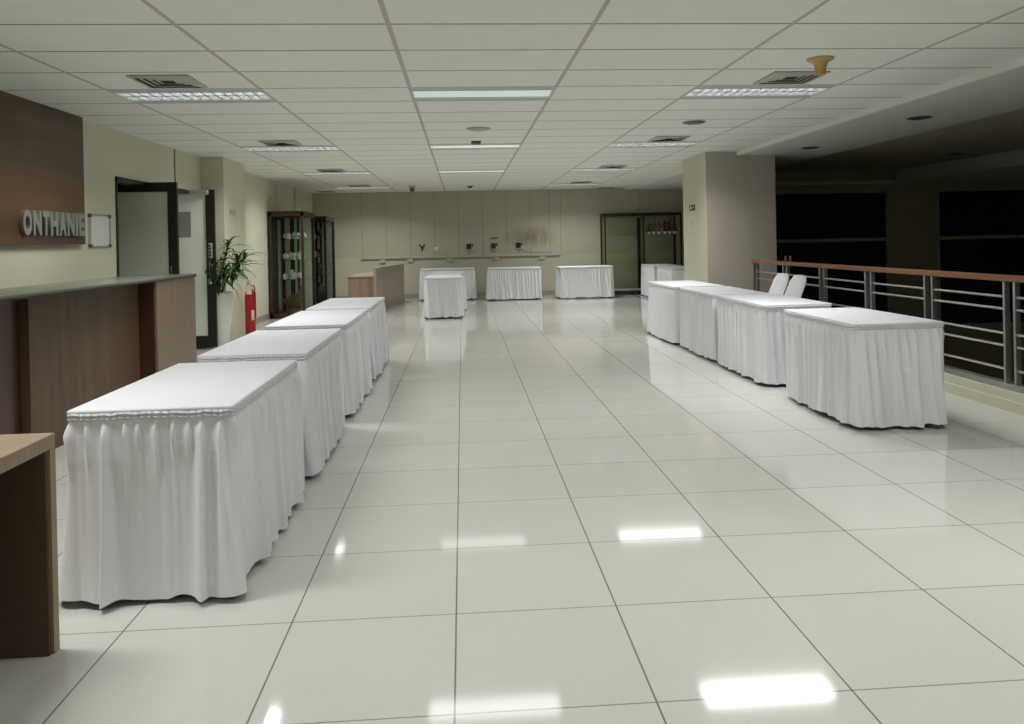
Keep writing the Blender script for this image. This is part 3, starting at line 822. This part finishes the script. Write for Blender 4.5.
# ------------------------------------------------------------------ ledge on the far wall and the little things above it
t = thing('wall_ledge', (0, YF, 1.03), label='long narrow shelf ledge across the far wall', cat='shelf')
bm = B(); box(bm, -2.5, 2.45, -.06, 0, -.035, .02, .006); build('board', bm, M['ledge'], t)
for x in (-1.98, -1.3, -.32, .85, 2.0):
    bm = B(); box(bm, x - .07, x + .07, -.05, 0, -.13, -.035, .008); build('bracket', bm, M['ledge'], t)
def device(x, z, label, tall=.165):
    t = thing('wall_box', (x, YF, z), label=label, cat='box', group='black-faced boxes above the far ledge')
    bm = B(); box(bm, -.09, .09, -.05, 0, 0, tall + .01, .006); build('housing', bm, M['ledge'], t)
    bm = B(); box(bm, -.085, .03, -.058, -.05, .03, tall, .003); build('black_face', bm, M['black'], t)
    bm = B(); box(bm, .035, .08, -.06, -.05, .085, tall, .003); build('black_face', bm, M['frame_grey'], t)
    bm = B(); lathe(bm, [(.018, 0), (.016, -.014)], (.06, -.05, .05), 12, 'y'); build('white_knob', bm, M['paper'], t)
    bm = B(); tube(bm, [(-.04, -.02, .0), (-.03, -.03, -.05), (.01, -.03, -.09)], .006, 6); build('cable', bm, M['frame_grey'], t)
device(.19, 1.165, 'black-faced wall box above the ledge, leftmost of the three')
device(.80, 1.165, 'black-faced wall box above the ledge under a blue-grey label')
device(1.43, 1.17, 'black-faced wall box above the ledge, next to the brown stain')
t = thing('label_plate', (.80, YF, 1.425), label='small blue-grey label on the far wall above the middle black box', cat='label')
bm = B(); box(bm, -.095, .095, -.008, 0, 0, .06, .002); build('plate', bm, M['blue_label'], t)
t = thing('wall_vent', (.12, YF, 1.53), label='small grey square plate on the far wall above the leftmost black box', cat='plate')
bm = B(); box(bm, -.055, .055, -.012, 0, 0, .1, .004); build('plate', bm, M['vent'], t)
t = thing('wall_hook', (-1.0, YF, 1.18), label='black Y-shaped hook on the far wall', cat='hook')
bm = B(); tube(bm, [(0, -.02, 0), (0, -.03, .09)], .018, 8); build('stem', bm, M['black'], t)
for s in (-1, 1):
    bm = B(); tube(bm, [(0, -.03, .08), (s * .05, -.05, .12), (s * .065, -.06, .155)], .017, 8); build('prong', bm, M['black'], t, smooth=True)
t = thing('round_socket', (-.64, YF, 1.21), label='round white socket on the far wall right of the hook', cat='socket')
bm = B(); lathe(bm, [(.06, 0), (.06, -.02), (.045, -.03), (.02, -.03)], n=20, axis='y'); build('cover', bm, M['paper'], t, smooth=True)
t = thing('cable_stub', (-.38, YF, 1.09), label='short bent cable end standing on the far ledge', cat='cable')
bm = B(); tube(bm, [(-.05, -.03, -.04), (-.04, -.03, .04), (0, -.04, .09), (.04, -.04, .11)], .008, 6); build('cable', bm, M['vent'], t, smooth=True)
t = thing('loose_cable', (1.75, YF, 1.05), label='thin grey cable lying on the ledge right of the boxes', cat='cable')
bm = B(); tube(bm, [(-.30, -.05, .10), (-.15, -.05, .06), (0, -.06, .035), (.25, -.06, .012), (.5, -.05, .012)], .007, 6); build('cable', bm, M['frame_grey'], t, smooth=True)

# ------------------------------------------------------------------ black rack with glass shelves, small flower pots on it
t = thing('display_rack', (3.47, 18.3, 0), label='black framed display rack with glass shelves at the far right', cat='rack')
W, D, H = 1.92, .57, 2.0; mid = .955
bm = B(); f = .035
for x in (0, mid, W - f):
    box(bm, x, x + f, 0, f, 0, H)
for x in (0, W - f): box(bm, x, x + f, D - f, D, 0, H)
box(bm, mid - .02, mid + .05, D - f, D, 0, H - .1)
for z in (.07, H - .035):
    box(bm, 0, W, 0, f, z - .03, z + .035); box(bm, 0, W, D - f, D, z - .03, z + .035)
    box(bm, 0, f, 0, D, z - .03, z + .035); box(bm, W - f, W, 0, D, z - .03, z + .035); box(bm, mid, mid + f, 0, D, z - .03, z + .035)
build('frame', bm, M['black'], t)
bm = B(); box(bm, f, W - f, .03, D - .03, .1, .125); build('bottom_board', bm, M['vent'], t)
for x0, x1 in ((f, mid), (mid + f, W - f)):
    bm = B(); box(bm, x0, x1, D - .02, D - .012, .11, H - .07); build('back_glass', bm, M['rack_glass'], t)
    for z in (.55, 1.02, 1.475):
        bm = B(); box(bm, x0, x1, .03, D - .05, z - .01, z); build('shelf', bm, M['rack_glass'], t)
bm = B(); box(bm, W - .07, W - f, D - .075, D - .03, .11, H - .09); build('upright', bm, M['black'], t)
for k, (x, kind) in enumerate(((4.60, 'sage'), (4.72, 'terracotta'), (4.85, 'terracotta'), (5.0, 'maroon'), (5.12, 'maroon'), (5.24, 'sage'))):
    cn = {'sage': 'dark green', 'terracotta': 'rust-red', 'maroon': 'dark red'}[kind]
    t = thing('flower_pot', (x, 18.42, 1.475), label='small white pot of %s flowers on the rack, %s from the left' % (cn, ('first', 'second', 'third', 'fourth', 'fifth', 'sixth')[k]), cat='flower pot', group='small flower pots on the black rack')
    bm = B(); lathe(bm, [(.025, 0), (.034, .03), (.038, .06), (.03, .06)], n=14); build('pot', bm, M['white_pot'], t, smooth=True)
    bm = B(); rs = random.Random(40 + k)
    for i in range(26):
        a = rs.uniform(0, 2 * PI); rr = rs.uniform(0, .062); z = .07 + rs.uniform(0, .23 if k < 3 else .26) * (1 - rr * 4)
        m4 = Matrix.Translation((rr * math.cos(a), rr * math.sin(a), z)) @ Matrix.Rotation(rs.uniform(0, 3), 4, 'X')
        bmesh.ops.create_icosphere(bm, subdivisions=1, radius=rs.uniform(.018, .03), matrix=m4 @ Matrix.Diagonal((1, 1, .6, 1)))
        tube(bm, [(0, 0, .05), (rr * math.cos(a), rr * math.sin(a), z)], .003, 4)
    build('flowers', bm, M[kind], t)

# ------------------------------------------------------------------ ceiling fixtures
colname = ('left', 'middle', 'right'); rowname = {2: 'nearest', 3: 'second', 4: 'third', 5: 'farthest'}
POW = 30.0
for cx, cy, r, c in FIX:
    if r in rowname:
        lab = '%s fluorescent ceiling light in the %s column of the ceiling' % (rowname[r], colname[c]) if not (r == 2 and c == 1) else 'bluish fluorescent ceiling light with a stained diffuser, nearest in the middle column'
        if r == 2 and c != 1: lab = 'louvred ceiling light beside the %s' % ('air vent above the signboard' if c == 0 else 'yellowed trumpet-shaped ceiling device')
        t = thing('ceiling_light', (cx, cy, HC), label=lab, cat='light', group='fluorescent ceiling lights')
        bm = B()   # filler strips of the grid cell and the housing
        for s in (-1, 1): box(bm, -.6, .6, s * .235 - .065, s * .235 + .065, 0, .012)
        build('filler_strip', bm, M['fixture_strip'], t)
        bm = B(); dz = .11
        box(bm, -.6, .6, -.17, -.155, -.004, dz); box(bm, -.6, .6, .155, .17, -.004, dz); box(bm, -.6, -.585, -.17, .17, -.004, dz); box(bm, .585, .6, -.17, .17, -.004, dz); box(bm, -.6, .6, -.17, .17, dz, dz + .01)
        build('housing', bm, M['fixture'], t)
        if c == 1:
            bm = B(); box(bm, -.585, .585, -.155, .155, .004, .012); build('diffuser', bm, M['diffuser'] if r == 2 else M['diffuser2'], t)
        else:
            for s in (-.075, .075):
                bm = B(); tube(bm, [(-.57, s, .06), (.57, s, .06)], .014, 8); build('lamp_tube', bm, M['tube'], t, smooth=True)
            bm = B()
            for i in range(1, 14):
                x = -.585 + 1.17 * i / 14
                box(bm, x - .009, x + .009, -.155, .155, .0, .045)
            box(bm, -.585, .585, -.02, .02, .0, .042)
            build('louvre', bm, M['louvre'], t)
    ld = bpy.data.lights.new('fluorescent_lamp', 'AREA'); ld.shape = 'RECTANGLE'; ld.size = 1.12; ld.size_y = .28
    ld.energy = POW * (.22 if c == 1 else 1.0); ld.color = (.985, 1.0, .955); ld.spread = math.radians(143)
    lo = bpy.data.objects.new('fluorescent_lamp', ld); link(lo); lo.location = (cx, cy, HC - .012)

def vent(x, y, label, w=.22):
    t = thing('ceiling_vent', (x, y, HC), label=label, cat='vent', group='square air vents in the ceiling')
    bm = B()
    for a, b, z in ((w, w - .035, 0), (w - .05, w - .082, .004), (w - .095, w - .127, .006), (w - .14, w - .17, .008)):
        o1 = [(-a, -a), (a, -a), (a, a), (-a, a)]; o2 = [(-b, -b), (b, -b), (b, b), (-b, b)]
        A = [bm.verts.new((p[0], p[1], -.012 + z)) for p in o1]; C = [bm.verts.new((p[0], p[1], -.004 + z - .012)) for p in o2]; E_ = [bm.verts.new((p[0], p[1], -.001)) for p in o1]
        for i in range(4):
            bm.faces.new((A[i], A[(i + 1) % 4], C[(i + 1) % 4], C[i])); bm.faces.new((A[i], A[(i + 1) % 4], E_[(i + 1) % 4], E_[i]))
    build('louvre_rings', bm, M['vent'], t)
    bm = B(); box(bm, -w + .02, w - .02, -w + .02, w - .02, -.003, 0); build('dark_inside', bm, M['vent_dark'], t)
names = {5.91: 'nearest', 9.5: 'second', 13.1: 'third', 16.6: 'fourth'}
for y, nm in names.items():
    vent(-2.2, y, '%s square air vent on the left side of the ceiling' % nm)
    vent(2.65, y, '%s square air vent on the right side of the ceiling' % nm)
vent(-3.2, 18.3, 'square air vent in the far left corner of the ceiling', .2)
vent(3.6, 18.6, 'square air vent in the far right corner, above the display rack', .2)
def disc(name, x, y, r, h, m, label, z=HC, cat='smoke detector'):
    t = thing(name, (x, y, z), label=label, cat=cat)
    bm = B(); lathe(bm, [(r, 0), (r, -h * .4), (r * .85, -h * .8), (r * .4, -h)], n=24); build('cover', bm, m, t, smooth=True)
    bm = B(); lathe(bm, [(r * 1.08, 0), (r * 1.08, -h * .2), (r * .9, -h * .25)], n=24); build('rim', bm, M['vent'], t, smooth=True)
disc('ceiling_speaker', .21, 8.5, .13, .02, M['device'], 'round grey ceiling disc between the first and second middle lights', cat='speaker')
disc('ceiling_speaker', 2.57, 8.18, .12, .02, M['device_dark'], 'round dark ceiling disc behind the right louvred light', cat='speaker')
t = thing('ceiling_sensor', (.2, 9.6, HC), label='small dark square sensor just before the second middle light', cat='sensor')
bm = B(); box(bm, -.06, .06, -.07, .07, -.03, 0, .008); build('body', bm, M['device_dark'], t)
t = thing('ceiling_sensor', (.2, 17.2, HC), label='small sensor on the middle of the ceiling near the far wall', cat='sensor')
bm = B(); box(bm, -.09, .09, -.06, .06, -.015, 0, .004); build('plate', bm, M['device'], t)
bm = B(); lathe(bm, [(.05, 0), (.05, -.04), (.02, -.06)], n=16); build('body', bm, M['device_dark'], t, smooth=True)
t = thing('dome_camera', (-1.09, 17.0, HC), label='small dark camera hanging from the ceiling near the far wall', cat='camera')
bm = B(); lathe(bm, [(.07, 0), (.07, -.03), (.05, -.05)], n=20); build('base', bm, M['device'], t, smooth=True)
bm = B(); lathe(bm, [(.05, -.045), (.055, -.08), (.04, -.12), (.012, -.135)], n=20); build('dome', bm, M['device_dark'], t, smooth=True)
t = thing('ceiling_antenna', (2.595, 5.29, HC), label='yellowed trumpet-shaped device on the ceiling near the right louvred light', cat='antenna')
bm = B(); lathe(bm, [(.092, 0), (.09, -.012), (.07, -.022), (.05, -.035), (.042, -.06), (.036, -.11), (.034, -.118), (.02, -.12)], n=28); build('body', bm, M['yellowed'], t, smooth=True)
bm = B(); lathe(bm, [(.094, 0), (.094, -.006), (.08, -.007)], n=28); build('base_ring', bm, M['device'], t, smooth=True)
for x, y, z, lab in ((4.83, 7.68, 2.59, 'unlit recessed downlight in the grey soffit, nearer the camera'), (4.85, 10.22, 2.59, 'unlit recessed downlight in the grey soffit, nearer the pillar'), (8.14, 11.94, 2.665, 'unlit downlight in the dark ceiling beyond the railing')):
    t = thing('downlight', (x, y, z), label=lab, cat='light', group='unlit downlights')
    bm = B(); lathe(bm, [(.12, 0), (.118, -.008), (.09, -.01), (.085, -.003)], n=24); build('rim', bm, M['device_dark'], t, smooth=True)
    bm = B(); lathe(bm, [(.088, -.001), (.08, -.004), (.02, -.004)], n=24); build('lens', bm, M['vent_dark'], t)

# ------------------------------------------------------------------ camera, world, view
yaw, pitch, roll = 0.0656, -0.0030, -0.0202
CFG_F, CX, CY, CH = 757.49, 512.0, 243.0, 1.3818
def Rm(yaw, p, r):
    cy_, sy, cp, sp, cr, sr = math.cos(yaw), math.sin(yaw), math.cos(p), math.sin(p), math.cos(r), math.sin(r)
    Ry = Matrix(((cy_, 0, -sy), (0, 1, 0), (sy, 0, cy_))); Rp = Matrix(((1, 0, 0), (0, cp, sp), (0, -sp, cp))); Rr = Matrix(((cr, -sr, 0), (sr, cr, 0), (0, 0, 1)))
    return Rr @ Rp @ Ry
R_ = Rm(yaw, pitch, roll)
conv = lambda v: Vector((v[0], v[2], -v[1]))
right, down, fwd = conv(R_[0]), conv(R_[1]), conv(R_[2])
cd = bpy.data.cameras.new('camera'); cam = bpy.data.objects.new('camera', cd); link(cam)
mw = Matrix.Identity(4)
for i, v in enumerate((right, -down, -fwd)):
    for k in range(3): mw[k][i] = v[k]
mw[0][3], mw[1][3], mw[2][3] = 0, 0, CH
cam.matrix_world = mw
cd.sensor_fit = 'HORIZONTAL'; cd.sensor_width = 36; cd.lens = CFG_F * 36 / 1024
cd.shift_x = (512 - CX) / 1024; cd.shift_y = (CY - 362) / 1024
cd.clip_start = .05; cd.clip_end = 100
sc.camera = cam

wd = bpy.data.worlds.new('night'); sc.world = wd; wd.use_nodes = True
wd.node_tree.nodes['Background'].inputs[0].default_value = (.02, .025, .04, 1); wd.node_tree.nodes['Background'].inputs[1].default_value = .02
sc.view_settings.view_transform = 'Standard'; sc.view_settings.look = 'None'
sc.view_settings.exposure = 0.0; sc.view_settings.gamma = 1.0
sc.view_settings.use_curve_mapping = False
sc.cycles.use_denoising = True
sc.cycles.max_bounces = 8
